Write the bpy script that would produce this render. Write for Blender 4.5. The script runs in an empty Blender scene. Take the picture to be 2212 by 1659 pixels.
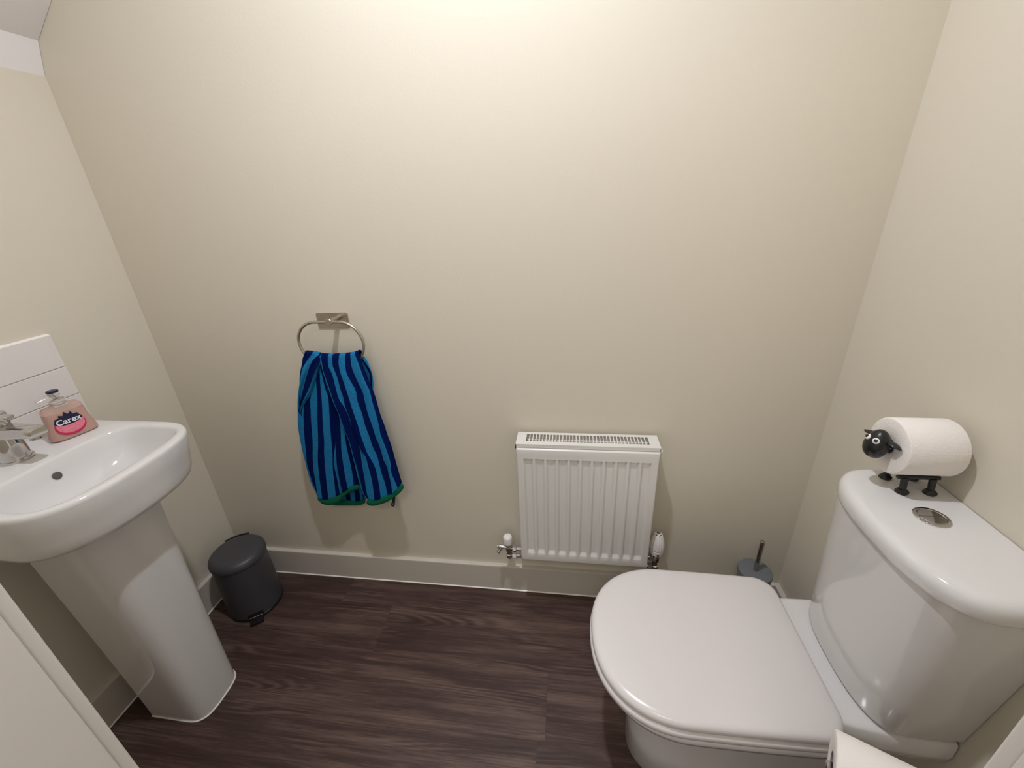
import bpy, bmesh, math, random
from mathutils import Vector, Matrix
PI = math.pi
C = bpy.context.scene.collection
sc = bpy.context.scene

# ---------------------------------------------------------------- camera
cam = bpy.data.cameras.new('camera'); camo = bpy.data.objects.new('camera', cam); C.objects.link(camo)
R_ = Vector((0.99088, 0.12724, -0.0447)); F_ = Vector((-0.134, 0.904, -0.405)).normalized()
U_ = R_.cross(F_).normalized(); R_ = F_.cross(U_).normalized()
M_ = Matrix((R_, U_, -F_)).transposed().to_4x4(); M_.translation = Vector((1.312, -1.114, 1.338))
camo.matrix_world = M_
cam.sensor_fit = 'HORIZONTAL'; cam.sensor_width = 36; cam.lens = 14.653; cam.clip_start = .01
sc.camera = camo

# ---------------------------------------------------------------- light and exposure
sc.view_settings.view_transform = 'Standard'; sc.view_settings.look = 'None'
sc.view_settings.gamma = 1; sc.view_settings.use_curve_mapping = False
sc.view_settings.exposure = 0.0
w = bpy.data.worlds.new('hallway_light'); sc.world = w; w.use_nodes = True
w.node_tree.nodes['Background'].inputs[0].default_value = (1.0, .93, .87, 1)
w.node_tree.nodes['Background'].inputs[1].default_value = 0.62
LX, LY, LZ = 1.12, -.55, 2.395
def lamp(name, kind, loc, energy, col, **kw):
    l = bpy.data.lights.new(name, kind); l.energy = energy; l.color = col
    for k, v in kw.items(): setattr(l, k, v)
    o = bpy.data.objects.new(name, l); o.location = loc; C.objects.link(o); return o
spot = lamp('downlight_lamp', 'SPOT', (LX, LY, LZ), 82, (1, 1.02, 1.11), spot_size=math.radians(175), spot_blend=.8, shadow_soft_size=.035)
hall = lamp('hall_fill_light', 'AREA', (1.25, -2.0, 2.38), 9, (1, .93, .80), shape='DISK', size=.5)  # unseen fill light added behind the camera to brighten the room

# ---------------------------------------------------------------- materials
def mat(name, col, rough=.5, metal=0, bump=0, bscale=200, coat=0, spec=.5, var=0, vscale=6, **kw):
    m = bpy.data.materials.new(name); m.use_nodes = True; nt = m.node_tree; n = nt.nodes; b = n['Principled BSDF']
    b.inputs['Base Color'].default_value = (*col, 1); b.inputs['Roughness'].default_value = rough
    b.inputs['Metallic'].default_value = metal; b.inputs['Coat Weight'].default_value = coat
    b.inputs['Coat Roughness'].default_value = .04; b.inputs['Specular IOR Level'].default_value = spec
    for k, v in kw.items(): b.inputs[k.replace('_', ' ')].default_value = v
    tc = n.new('ShaderNodeTexCoord')
    if bump:
        no = n.new('ShaderNodeTexNoise'); no.inputs['Scale'].default_value = bscale; no.inputs['Detail'].default_value = 3
        bp = n.new('ShaderNodeBump'); bp.inputs['Strength'].default_value = bump; bp.inputs['Distance'].default_value = .002
        nt.links.new(tc.outputs['Object'], no.inputs['Vector']); nt.links.new(no.outputs['Fac'], bp.inputs['Height'])
        nt.links.new(bp.outputs['Normal'], b.inputs['Normal'])
    if var:
        no = n.new('ShaderNodeTexNoise'); no.inputs['Scale'].default_value = vscale; no.inputs['Detail'].default_value = 4
        mx = n.new('ShaderNodeMix'); mx.data_type = 'RGBA'
        mx.inputs['A'].default_value = (*[c * (1 - var) for c in col], 1); mx.inputs['B'].default_value = (*[min(1, c * (1 + var)) for c in col], 1)
        nt.links.new(tc.outputs['Object'], no.inputs['Vector']); nt.links.new(no.outputs['Fac'], mx.inputs['Factor'])
        nt.links.new(mx.outputs['Result'], b.inputs['Base Color'])
    return m
M = dict(
    wall=mat('beige_wall_paint', (.70, .650, .540), .62, bump=.14, bscale=130, spec=.35),
    ceil=mat('white_ceiling_paint', (.86, .83, .83), .8, bump=.2, bscale=90, spec=.2),
    skirt=mat('shaded_white_skirting_paint', (.62, .575, .505), .38, bump=.05, bscale=60),  # white woodwork paint, colour darkened for the grazing light on the boards
    trim=mat('white_satin_wood_paint', (.70, .665, .62), .33, bump=.05, bscale=60),
    cer=mat('white_glazed_ceramic', (.74, .73, .72), .10, coat=.35),
    lid=mat('white_seat_plastic', (.68, .655, .645), .22),
    tile=mat('white_glazed_tile', (.80, .76, .74), .12, coat=.2),
    grout=mat('pale_grout', (.62, .59, .56), .8, bump=.3, bscale=300),
    seal=mat('white_silicone_sealant', (.90, .87, .82), .3),
    enamel=mat('white_radiator_enamel', (.75, .74, .71), .26),
    finsm=mat('grey_convector_steel', (.10, .097, .088), .5, metal=.3),
    chrome=mat('polished_chrome', (.60, .59, .58), .06, metal=1),
    steel=mat('brushed_stainless_steel', (.52, .47, .40), .33, metal=1, bump=.12, bscale=400),
    dark=mat('black_plastic', (.010, .010, .011), .32),
    sheep=mat('black_painted_metal', (.012, .012, .013), .3, bump=.1, bscale=150),
    bin=mat('charcoal_matt_metal', (.055, .055, .062), .42, bump=.08, bscale=300),
    brush=mat('grey_matt_plastic', (.15, .16, .175), .5),
    paper=mat('white_tissue_paper', (.88, .84, .80), .9, bump=.5, bscale=260, spec=.1),
    card=mat('grey_cardboard_tube', (.30, .27, .30), .8),
    navy=mat('navy_terry_cloth', (.0015, .010, .085), .95, bump=1.0, bscale=500, spec=.04, var=.35, vscale=220),
    sky=mat('light_blue_terry_cloth', (.018, .190, .42), .95, bump=1.0, bscale=420, spec=.05, var=.6, vscale=330),
    green=mat('green_woven_binding', (.002, .14, .065), .8, bump=.8, bscale=600, spec=.2),
    soap=mat('peach_pink_liquid_soap', (1.0, .56, .43), .12, Transmission_Weight=.18, IOR=1.35),
    clear=mat('clear_plastic', (.92, .90, .87), .05, Transmission_Weight=.85, IOR=1.3),
    navyp=mat('navy_print', (.008, .008, .05), .35),
    pinkp=mat('magenta_print', (.55, .02, .10), .35),
    rosep=mat('rose_print', (.80, .22, .30), .35, var=.25, vscale=120),
    whitep=mat('white_print', (.85, .85, .87), .4),
    redp=mat('dark_red_plastic', (.25, .02, .02), .4),
    white=mat('white_plastic', (.86, .83, .82), .3),
    glow=mat('lamp_diffuser', (.9, .9, .85), .5),
)
g = M['glow'].node_tree.nodes['Principled BSDF']; g.inputs['Emission Color'].default_value = (1, .95, .86, 1); g.inputs['Emission Strength'].default_value = 6

# ---------------------------------------------------------------- helpers
def link(name, me, m, parent=None, smooth=True):
    o = bpy.data.objects.new(name, me); C.objects.link(o)
    for x in (m if isinstance(m, (list, tuple)) else [m]): me.materials.append(x)
    if smooth: me.shade_smooth()
    if parent: o.parent = parent
    return o
def done(bm, name, m, parent=None, smooth=True, bevel=0, seg=2, angle=35, recalc=True):
    """Link the bmesh (built in world coordinates) as one mesh; the parent's location is taken off the vertices."""
    if recalc: bmesh.ops.recalc_face_normals(bm, faces=bm.faces)
    p = parent; off = Vector((0, 0, 0))
    while p is not None: off += p.location; p = p.parent
    for v in bm.verts: v.co -= off
    me = bpy.data.meshes.new(name); bm.to_mesh(me); bm.free()
    o = link(name, me, m, parent, smooth)
    if bevel:
        b = o.modifiers.new('bevel', 'BEVEL'); b.width = bevel; b.segments = seg; b.limit_method = 'ANGLE'; b.angle_limit = math.radians(angle); b.harden_normals = True
    elif smooth:
        me.set_sharp_from_angle(angle=math.radians(angle))
    return o
def thing(name, label, cat, loc, group=None):
    o = bpy.data.objects.new(name, None); C.objects.link(o); o.location = loc; o.empty_display_size = .05
    o['label'] = label; o['category'] = cat
    if group: o['group'] = group
    return o
def tag(o, label, cat): o['label'] = label; o['category'] = cat; return o
def struct(o): o['kind'] = 'structure'; return o
def box(bm, x0, x1, y0, y1, z0, z1, mi=0):
    vs = [bm.verts.new((x, y, z)) for x in (x0, x1) for y in (y0, y1) for z in (z0, z1)]
    for f in ((0, 1, 3, 2), (4, 6, 7, 5), (0, 4, 5, 1), (2, 3, 7, 6), (0, 2, 6, 4), (1, 5, 7, 3)):
        bm.faces.new([vs[i] for i in f]).material_index = mi
def loft(bm, rings, cap0=True, cap1=True, closed=True, mi=0):
    vr = [[bm.verts.new(p) for p in r] for r in rings]; n = len(rings[0])
    for a, b in zip(vr, vr[1:]):
        for i in range(n if closed else n - 1):
            j = (i + 1) % n; bm.faces.new((a[i], a[j], b[j], b[i])).material_index = mi
    if closed and cap0: bm.faces.new(vr[0][::-1]).material_index = mi
    if closed and cap1: bm.faces.new(vr[-1]).material_index = mi
    return vr
def frame(d):
    d = Vector(d).normalized(); a = Vector((0, 0, 1)) if abs(d.z) < .9 else Vector((1, 0, 0))
    u = d.cross(a).normalized(); return d, u, d.cross(u).normalized()
def circ(c, d, r, n=32, r2=None):
    d, u, v = frame(d); c = Vector(c); r2 = r if r2 is None else r2
    return [c + u * r * math.cos(2 * PI * i / n) + v * r2 * math.sin(2 * PI * i / n) for i in range(n)]
def lathe(bm, c, d, prof, n=40, mi=0, cap0=True, cap1=True):
    """prof: (distance along d, radius)"""
    c = Vector(c); dd = Vector(d).normalized()
    loft(bm, [circ(c + dd * h, d, max(r, 1e-4), n) for h, r in prof], cap0, cap1, mi=mi)
def rod(bm, a, b, r, r2=None, n=24):
    a, b = Vector(a), Vector(b); L = (b - a).length; r2 = r if r2 is None else r2; e = min(r * .15, .001)
    lathe(bm, a, b - a, [(0, r - e), (e, r), (L - e, r2), (L, r2 - e)], n)
def tube(bm, pts, r, n=14, closed=False):
    pts = [Vector(p) for p in pts]; rings = []; up = None
    for i, p in enumerate(pts):
        if closed: t = pts[(i + 1) % len(pts)] - pts[i - 1]
        else: t = pts[min(i + 1, len(pts) - 1)] - pts[max(i - 1, 0)]
        t.normalize()
        if up is None: _, up, _ = frame(t)
        up = (up - t * up.dot(t)).normalized(); s = t.cross(up)
        rings.append([p + (up * math.cos(2 * PI * k / n) + s * math.sin(2 * PI * k / n)) * r for k in range(n)])
    if closed: rings.append(rings[0])
    loft(bm, rings, not closed, not closed)
    if closed: bmesh.ops.remove_doubles(bm, verts=bm.verts, dist=1e-6)
def ellipsoid(bm, c, rx, ry, rz, rot=None, nu=32, nv=20):
    rings = []
    for j in range(1, nv):
        a = PI * j / nv - PI / 2; rr = math.cos(a); z = math.sin(a)
        ring = []
        for i in range(nu):
            p = Vector((rx * rr * math.cos(2 * PI * i / nu), ry * rr * math.sin(2 * PI * i / nu), rz * z))
            ring.append(Vector(c) + (rot @ p if rot else p))
        rings.append(ring)
    loft(bm, rings)
def sgp(v, e): return math.copysign(abs(v) ** e, v)

# ================================================================ SETTING
W, D, H = 2.022, -.923, 2.40          # right wall, face of the near wall, ceiling
HB, TB = .116, .015                   # skirting height, thickness
# floor: planks laid along x, each plank a separate face island with its own grain
def floor_mat():
    m = bpy.data.materials.new('dark_wood_vinyl_planks'); m.use_nodes = True; nt = m.node_tree; n = nt.nodes; L = nt.links.new
    b = n['Principled BSDF']; at = n.new('ShaderNodeAttribute'); at.attribute_name = 'plank'; tc = n.new('ShaderNodeTexCoord')
    off = n.new('ShaderNodeVectorMath'); off.operation = 'ADD'; L(tc.outputs['Object'], off.inputs[0]); L(at.outputs['Vector'], off.inputs[1])
    def mp(s):
        q = n.new('ShaderNodeMapping'); q.inputs['Scale'].default_value = s; L(off.outputs[0], q.inputs['Vector']); return q.outputs[0]
    def noise(v, sc_, det=5, dist=0, rough=.55):
        q = n.new('ShaderNodeTexNoise'); q.inputs['Scale'].default_value = sc_; q.inputs['Detail'].default_value = det
        q.inputs['Distortion'].default_value = dist; q.inputs['Roughness'].default_value = rough; L(v, q.inputs['Vector']); return q.outputs['Fac']
    broad = noise(mp((1.3, 9, 1)), 1.5, 4, .6)               # wide light and dark streaks
    fine = noise(mp((5, 170, 1)), 1.6, 7, .1, .72)          # fine pore lines along the plank
    # cathedral figure: contour lines of a stretched noise
    fld = noise(mp((.55, 5.0, 1)), 1.5, 2.0, .35, .35)
    mul = n.new('ShaderNodeMath'); mul.operation = 'MULTIPLY'; mul.inputs[1].default_value = 240; L(fld, mul.inputs[0])
    jit = n.new('ShaderNodeMath'); jit.operation = 'MULTIPLY_ADD'; jit.inputs[1].default_value = 1.6; L(noise(mp((14, 60, 1)), 2, 4), jit.inputs[0]); L(mul.outputs[0], jit.inputs[2])
    sn = n.new('ShaderNodeMath'); sn.operation = 'SINE'; L(jit.outputs[0], sn.inputs[0])
    msk = n.new('ShaderNodeMapRange'); msk.inputs['From Min'].default_value = .50; msk.inputs['From Max'].default_value = .62; L(noise(mp((1.1, 11, 1)), 1.7, 3, .4), msk.inputs['Value'])
    figm = n.new('ShaderNodeMath'); figm.operation = 'MULTIPLY'; L(sn.outputs[0], figm.inputs[0]); L(msk.outputs[0], figm.inputs[1])
    s1 = n.new('ShaderNodeMath'); s1.operation = 'MULTIPLY_ADD'; s1.inputs[1].default_value = .14; L(figm.outputs[0], s1.inputs[0])
    st = n.new('ShaderNodeMath'); st.operation = 'MULTIPLY_ADD'; st.inputs[1].default_value = .55; L(noise(mp((.8, 34, 1)), 1.5, 4, .3, .6), st.inputs[0]); L(broad, st.inputs[2]); L(st.outputs[0], s1.inputs[2])
    s2 = n.new('ShaderNodeMath'); s2.operation = 'MULTIPLY_ADD'; s2.inputs[1].default_value = .95; L(fine, s2.inputs[0]); L(s1.outputs[0], s2.inputs[2])
    s3 = n.new('ShaderNodeMath'); s3.operation = 'MULTIPLY_ADD'; s3.inputs[1].default_value = .0022; L(at.outputs['Fac'], s3.inputs[0]); L(s2.outputs[0], s3.inputs[2])
    dv = n.new('ShaderNodeMath'); dv.operation = 'DIVIDE'; dv.inputs[1].default_value = 1.7; L(s3.outputs[0], dv.inputs[0]); cr = n.new('ShaderNodeValToRGB'); L(dv.outputs[0], cr.inputs[0]); e = cr.color_ramp.elements
    e[0].position = .86; e[0].color = (.022, .0115, .0105, 1); e[1].position = 1.0; e[1].color = (.145, .094, .076, 1)
    e[0].position = .80 / 1.7; e[1].position = 1.58 / 1.7; k = e.new(1.25 / 1.7); k.color = (.060, .0335, .0285, 1)
    L(cr.outputs[0], b.inputs['Base Color']); b.inputs['Roughness'].default_value = .45; b.inputs['Specular IOR Level'].default_value = .35
    bp = n.new('ShaderNodeBump'); bp.inputs['Strength'].default_value = .35; bp.inputs['Distance'].default_value = .001; L(s2.outputs[0], bp.inputs['Height']); L(bp.outputs[0], b.inputs['Normal'])
    return m
bm = bmesh.new(); lay = bm.faces.layers.float_vector.new('plank'); random.seed(4)
rows = [(.06, -.12, .486), (-.12, -.30, .684), (-.30, -.48, 1.26), (-.48, -.66, .02), (-.66, -.84, .80), (-.84, -1.02, .35), (-1.02, -1.20, 1.1), (-1.20, -1.38, .6), (-1.38, -1.56, .1), (-1.56, -1.74, .9), (-1.74, -1.92, .4), (-1.92, -2.1, 1.2), (-2.1, -2.28, .7), (-2.28, -2.46, .2)]
for y0, y1, j in rows:
    xs = sorted({-1.0, 3.2} | {round(j + k * 1.22, 3) for k in range(-2, 4) if -1.0 < j + k * 1.22 < 3.2})
    for a, b_ in zip(xs, xs[1:]):
        g_ = .00015; f = bm.faces.new([bm.verts.new(p) for p in ((a + g_, y1 + g_, 0), (b_ - g_, y1 + g_, 0), (b_ - g_, y0 - g_, 0), (a + g_, y0 - g_, 0))])
        f[lay] = (random.uniform(0, 60), random.uniform(0, 60), random.uniform(-8, 8))
box(bm, -1.0, 3.2, -2.46, .06, -.02, -.0006, mi=1)  # dark base that shows in the joints between planks
struct(done(bm, 'floor', [floor_mat(), mat('dark_plank_joint', (.030, .018, .015), .7)], smooth=False, recalc=False))
def slab(name, m, *b):
    bm = bmesh.new(); box(bm, *b); return struct(done(bm, name, m, smooth=False))
slab('wall_back', M['wall'], -.10, W + .10, 0, .10, -.02, H)
slab('wall_left', M['wall'], -.10, 0, D, 0, -.02, H)
slab('wall_right', M['wall'], W, W + .10, D, 0, -.02, H)
# near wall with the doorway the picture is taken through
DX0, DX1, DH = .806, 1.625, 2.03
bm = bmesh.new(); box(bm, -1.0, DX0, D - .10, D, -.02, H); box(bm, DX1, 3.2, D - .10, D, -.02, H); box(bm, DX0, DX1, D - .10, D, DH, H)
struct(done(bm, 'wall_front', M['wall'], smooth=False))
slab('ceiling', M['ceil'], -1.0, 3.2, -2.46, .10, H, H + .05)
# boxed soffit running along the top of the left wall: short white upright band, then the underside of the stairs
bm = bmesh.new()
pr = [(-.001, 1.668), (.022, 1.742), (.105, 1.815), (.60, H - .001), (-.001, H - .001)]
loft(bm, [[(x, D + .001, z) for x, z in pr], [(x, -.001, z) for x, z in pr]])
o = done(bm, 'ceiling', M['ceil'], smooth=True, angle=12); struct(o)

def skirting(name, a, b, nrm):
    """a->b along the wall foot, nrm into the room: board with a small rounded top edge"""
    a, b, nn = Vector(a), Vector(b), Vector(nrm); bm = bmesh.new()
    pr = [(0, 0), (TB, 0), (TB, HB - .004), (TB - .001, HB - .001), (TB - .004, HB), (0, HB)]
    loft(bm, [[p + nn * s + Vector((0, 0, z)) for s, z in pr] for p in (a, b)])
    o = struct(done(bm, name, M['skirt'], smooth=False))
    bm = bmesh.new(); pr = [(TB - .001, -.0003), (TB + .0035, -.0003), (TB + .0025, .0018), (TB - .001, .0035)]
    loft(bm, [[p + nn * s + Vector((0, 0, z)) for s, z in pr] for p in (a, b)])
    done(bm, 'sealant_bead', M['seal'], o); return o
skirting('baseboard_back', (TB, 0, 0), (W - TB, 0, 0), (0, -1, 0))
skirting('baseboard_left', (0, -.001, 0), (0, D + .001, 0), (1, 0, 0))
skirting('baseboard_right', (W, -.001, 0), (W, D + .001, 0), (-1, 0, 0))
# door lining and architrave
def trimpiece(name, boxes, bev=.0032):
    bm = bmesh.new()
    for b in boxes: box(bm, *b)
    return struct(done(bm, name, M['trim'], smooth=True, bevel=bev, seg=4))
trimpiece('trim_1', [(DX0 - .06, .819, D, D + .013, 0, DH + .05), (DX0 - .004, .8240, D - .115, D - .0005, 0, DH)])
trimpiece('trim_2', [(1.612, DX1 + .06, D, D + .013, 0, DH + .05), (1.6070, DX1 + .004, D - .115, D - .0005, 0, DH)])
trimpiece('trim_3', [(.820, 1.611, D, D + .013, DH - .013, DH + .05), (.8246, 1.6064, D - .115, D - .0005, DH - .009, DH - .0005)])
trimpiece('trim_4', [(DX0 - .06, .812, D - .115, D - .101, 0, DH + .05)])
trimpiece('trim_5', [(1.619, DX1 + .06, D - .115, D - .101, 0, DH + .05)])

# downlight in the ceiling (above the frame)
t = thing('ceiling_downlight', 'small round recessed downlight in the white ceiling above the radiator', 'light', (LX, LY, H))
bm = bmesh.new(); lathe(bm, (LX, LY, H), (0, 0, -1), [(0, .034), (0, .05), (.003, .05), (.005, .046), (.005, .034)], cap0=False, cap1=False); done(bm, 'bezel', M['chrome'], t)
bm = bmesh.new(); lathe(bm, (LX, LY, H - .0005), (0, 0, -1), [(0, .033), (.0015, .033), (.002, .03)]); done(bm, 'diffuser', M['glow'], t)

# ================================================================ SPLASHBACK
t = thing('tiled_splashback', 'white glazed tile splashback on the left wall behind the basin', 'tiles', (0, -.48, .85))
bm = bmesh.new(); box(bm, .0003, .006, -.703, -.257, .838, 1.0745); done(bm, 'grout', M['grout'], t, smooth=False)
bm = bmesh.new()
for z0, z1 in ((.9925, 1.0750), (.915, .9905), (.838, .913)):
    for y0, y1 in ((-.4795, -.2565), (-.7035, -.4815)): box(bm, .0005, .0085, y0, y1, z0, z1)
done(bm, 'tiles', M['tile'], t, bevel=.001)
bm = bmesh.new(); loft(bm, [[(.0002, y, 1.075), (.0085, y, 1.075), (.0002, y, 1.079)] for y in (-.7035, -.2565)]); done(bm, 'sealant', M['seal'], t)

# ================================================================ BASIN
BY = -.471
def bout(s=1.0, k=0, z=.85, back=0.0015, n=72, ex=2 / 3., dx=0):
    """basin outline; k shrinks inwards"""
    pts = []; hw = .187 * s - k; x0 = .25; fx = (.143 - k) * s + dx
    for i in range(n):
        a = -PI / 2 + PI * i / (n - 1); bow = .006 * math.cos(a) ** 2
        pts.append(Vector((x0 + fx * sgp(math.cos(a), ex) + bow, BY + hw * sgp(math.sin(a), ex), z)))
    m = 14
    for i in range(1, m): pts.append(Vector((x0 + (back - x0) * i / m, BY + hw, z)))
    for i in range(m * 2 + 1): pts.append(Vector((back, BY + hw - 2 * hw * i / (m * 2), z)))
    for i in range(1, m): pts.append(Vector((back + (x0 - back) * i / m, BY - hw, z)))
    return pts
def bin_(x0, x1, hw, z, ex=.5, like=None, zf=None):
    """inner bowl outline matched to the outer outline by angle"""
    cx = (x0 + x1) / 2; rx = (x1 - x0) / 2; out = []
    for p in like:
        dx, dy = p.x - .255, p.y - BY
        a = math.atan2(dy / .187, dx / .16 if dx > 0 else dx / .24)
        out.append(Vector((cx + rx * sgp(math.cos(a), ex), BY + hw * sgp(math.sin(a), ex), z)))
    return out
t = thing('pedestal_basin', 'white ceramic pedestal wash basin with overflow hole, against the left wall', 'basin', (.15, BY, 0))
o0 = bout(z=.848)
rings = [bout(s=.80, k=0, z=.735, dx=-.012, ex=.85), bout(s=.90, k=0, z=.735, dx=-.008, ex=.82), bout(s=.95, k=0, z=.739, dx=-.008, ex=.8), bout(s=.975, z=.750, dx=-.008, ex=.79), bout(s=.985, z=.768, dx=-.007, ex=.77), bout(s=.992, z=.80, dx=-.004, ex=.73), bout(s=1.0, z=.840, dx=.0015), bout(k=.001, z=.8455, dx=.0015), bout(k=.003, z=.8488, dx=.0015), bout(k=.0065, z=.850, dx=.0015)]
rings += [bin_(.154, .376, .165, .850, .55, o0), bin_(.157, .373, .162, .8485, .55, o0), bin_(.160, .369, .158, .843, .55, o0),
          bin_(.163, .358, .149, .815, .58, o0), bin_(.172, .350, .138, .79, .62, o0), bin_(.187, .338, .115, .765, .7, o0), bin_(.21, .315, .075, .750, .85, o0), bin_(.235, .285, .03, .745, 1, o0)]
bm = bmesh.new(); loft(bm, rings); bwl = done(bm, 'bowl', M['cer'], t, angle=50)
bm = bmesh.new(); lathe(bm, (.26, BY, .744), (0, 0, 1), [(0, .024), (.003, .026), (.004, .022), (.002, .018)]); done(bm, 'waste_drain', M['chrome'], t)
# overflow on the back slope: solid disc, the hole's shade put into its dark colour
oc = Vector((.1645, -.475, .8110)); on = Vector((.97, 0, .26)).normalized()
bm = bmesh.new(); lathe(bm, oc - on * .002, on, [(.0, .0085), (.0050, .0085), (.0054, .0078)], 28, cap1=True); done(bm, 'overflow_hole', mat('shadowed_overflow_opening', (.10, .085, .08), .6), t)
# pedestal
def pout(z):
    k = z / .722; hw = .074 + .026 * k ** 1.3; fx = .288 + .018 * k; cy = -.466 - .008 * k; bx = .115; r = []
    n = 40
    for i in range(n + 1):
        a = -PI / 2 + PI * i / n
        r.append(Vector((.225 + (fx - .225) * sgp(math.cos(a), .62), cy + hw * sgp(math.sin(a), .62), z)))
    for s_ in (1,):
        for i in range(1, 9): r.append(Vector((.225 + (bx - .225) * i / 8, cy + hw * (1 - .02 * i / 8), z)))
        r.append(Vector((bx, cy + hw * .98 - .012, z)))
        for i in range(8): r.append(Vector((.155, cy + hw * .8 * (1 - 2 * i / 7), z)))
        r.append(Vector((bx, cy - hw * .98 + .012, z)))
        for i in range(8, 0, -1): r.append(Vector((.225 + (bx - .225) * i / 8, cy - hw * (1 - .02 * i / 8), z)))
    return r
bm = bmesh.new(); loft(bm, [pout(z) for z in (.0005, .004, .06, .2, .35, .5, .62, .70, .7375)]); done(bm, 'pedestal', M['cer'], t, angle=40)
bm = bmesh.new(); pp = pout(.0)[:49] ; qq = pout(.0)[-8:]
path = [p + Vector((0, 0, .0012)) for p in qq + pp]
cen = Vector((.18, -.466, .0012)); path = [p + (p - cen).normalized() * .001 for p in path]
tube(bm, path, .0022, 8); done(bm, 'sealant_bead', M['seal'], t)

# ---- mono basin mixer tap
TX, TY, TZ = .078, -.472, .850
t = thing('mixer_tap', 'chrome mono mixer tap on the back ledge of the basin', 'tap', (TX, TY, TZ))
bm = bmesh.new(); lathe(bm, (TX, TY, TZ), (0, 0, 1), [(0, .0285), (.002, .0295), (.005, .0295), (.006, .027)], 48); done(bm, 'base_ring', M['chrome'], t)
bm = bmesh.new(); lathe(bm, (TX, TY, TZ + .006), (0, 0, 1), [(0, .0262), (.01, .0258), (.052, .0228), (.060, .0215)], 48); done(bm, 'body', M['chrome'], t)
bm = bmesh.new()
sp = []
for x, hy, z0, z1 in ((TX - .024, .016, .907, .936), (TX - .018, .022, .906, .938), (TX + .01, .022, .907, .938), (TX + .05, .020, .911, .937), (TX + .085, .0185, .914, .936), (TX + .100, .0178, .914, .935), (TX + .104, .015, .916, .933)):
    sp.append([Vector((x, TY + hy * sgp(math.cos(a), .55), (z0 + z1) / 2 + (z1 - z0) / 2 * sgp(math.sin(a), .55))) for a in [2 * PI * i / 32 for i in range(32)]])
loft(bm, sp); done(bm, 'spout', M['chrome'], t)
bm = bmesh.new(); lathe(bm, (TX + .086, TY, .9155), (0, 0, -1), [(0, .010), (.008, .0105), (.0085, .008), (.004, .0075)], 28); done(bm, 'aerator', M['chrome'], t)
bm = bmesh.new(); lathe(bm, (TX, TY, .937), (0, 0, 1), [(0, .0215), (.003, .0228), (.024, .0228), (.0275, .021), (.029, .016)], 40); hd = done(bm, 'handle', M['chrome'], t)
bm = bmesh.new(); sp = []
for x, hy, z0, z1 in ((TX + .008, .0105, .950, .964), (TX + .030, .0100, .951, .963), (TX + .046, .0090, .953, .963), (TX + .049, .006, .955, .961)):
    sp.append([Vector((x, TY + hy * sgp(math.cos(a), .5), (z0 + z1) / 2 + (z1 - z0) / 2 * sgp(math.sin(a), .5))) for a in [2 * PI * i / 24 for i in range(24)]])
loft(bm, sp); done(bm, 'lever', M['chrome'], hd)

# ---- hand wash bottle
SX, SY, SZ = .092, -.362, .8502
t = thing('hand_wash_bottle', 'clear pump bottle of peach pink hand wash with dark blue oval label on the basin', 'bottle', (SX, SY, SZ)); t.rotation_euler = (0, 0, 0)
Ra = Matrix.Rotation(math.radians(-16), 4, 'Z')
def B(x, y, z): return Vector((SX, SY, SZ)) + (Ra @ Vector((x, y, z)))       # +x = label side
def bsec(hx, hy, z, n=40, ex=.62): return [B(hx * sgp(math.cos(a), ex), hy * sgp(math.sin(a), ex), z) for a in [2 * PI * i / n for i in range(n)]]
prof = [(.018, .040, 0), (.0215, .0455, .003), (.0225, .0465, .010), (.0215, .0425, .028), (.0205, .0390, .046), (.0205, .0385, .060), (.0195, .0375, .068)]
bm = bmesh.new(); loft(bm, [bsec(a - .0012, b - .0012, z + .0012) for a, b, z in prof]); done(bm, 'liquid_soap', M['soap'], t)
bm = bmesh.new(); loft(bm, [bsec(a, b, z) for a, b, z in prof + [(.0185, .0365, .076), (.0165, .033, .081), (.0125, .018, .084), (.011, .012, .087)]]); done(bm, 'bottle_shell', M['clear'], t)
bm = bmesh.new(); lathe(bm, B(0, 0, .084), (0, 0, 1), [(0, .0135), (.001, .0145), (.014, .0145), (.015, .013)], 36); done(bm, 'collar', M['clear'], t)
bm = bmesh.new(); lathe(bm, B(0, 0, .099), (0, 0, 1), [(0, .0055), (.006, .0055), (.007, .009), (.009, .0105), (.014, .0105), (.016, .009)], 32); ph = done(bm, 'pump_head', M['clear'], t)
bm = bmesh.new(); rod(bm, B(0, 0, .1065), B(0, -.033, .1000), .0070, .0078); done(bm, 'nozzle', M['clear'], ph)
bm = bmesh.new(); lathe(bm, B(0, 0, .1152), (0, 0, 1), [(0, .0108), (.001, .0112), (.004, .0112), (.005, .0098)], 32); done(bm, 'pump_button', M['navyp'], t)
# label printed on the front: magenta disc, rose fruit panel, navy banner, crown of leaves, lettering
def onface(u, v, lift):                                            # u across, v up; follows the waisted front
    z = .040 + v; hx = .0225 - .0020 * min(1, max(0, (z - .01) / .036)); return B(hx * (1 - abs(u / .05) ** 3.2) ** .31 + lift, u, z)
def flat(name, pts, lift, m, parent):
    bm = bmesh.new(); c = (sum(p[0] for p in pts) / len(pts), sum(p[1] for p in pts) / len(pts)); rg = []
    for k in (1, .66, .33, .02): rg.append([onface(c[0] + (p[0] - c[0]) * k, c[1] + (p[1] - c[1]) * k, lift) for p in pts])
    low = [onface(p[0], p[1], .0001) for p in pts]
    loft(bm, [low] + rg, cap0=False); return done(bm, name, m, parent)
def oval(cx, cy, rx, ry, n=48, rot=0): return [(cx + rx * math.cos(a) * math.cos(rot) - ry * math.sin(a) * math.sin(rot), cy + rx * math.cos(a) * math.sin(rot) + ry * math.sin(a) * math.cos(rot)) for a in [2 * PI * i / n for i in range(n)]]
lb = flat('label', oval(-.004, -.007, .0290, .0235), .0005, M['pinkp'], t)
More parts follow.
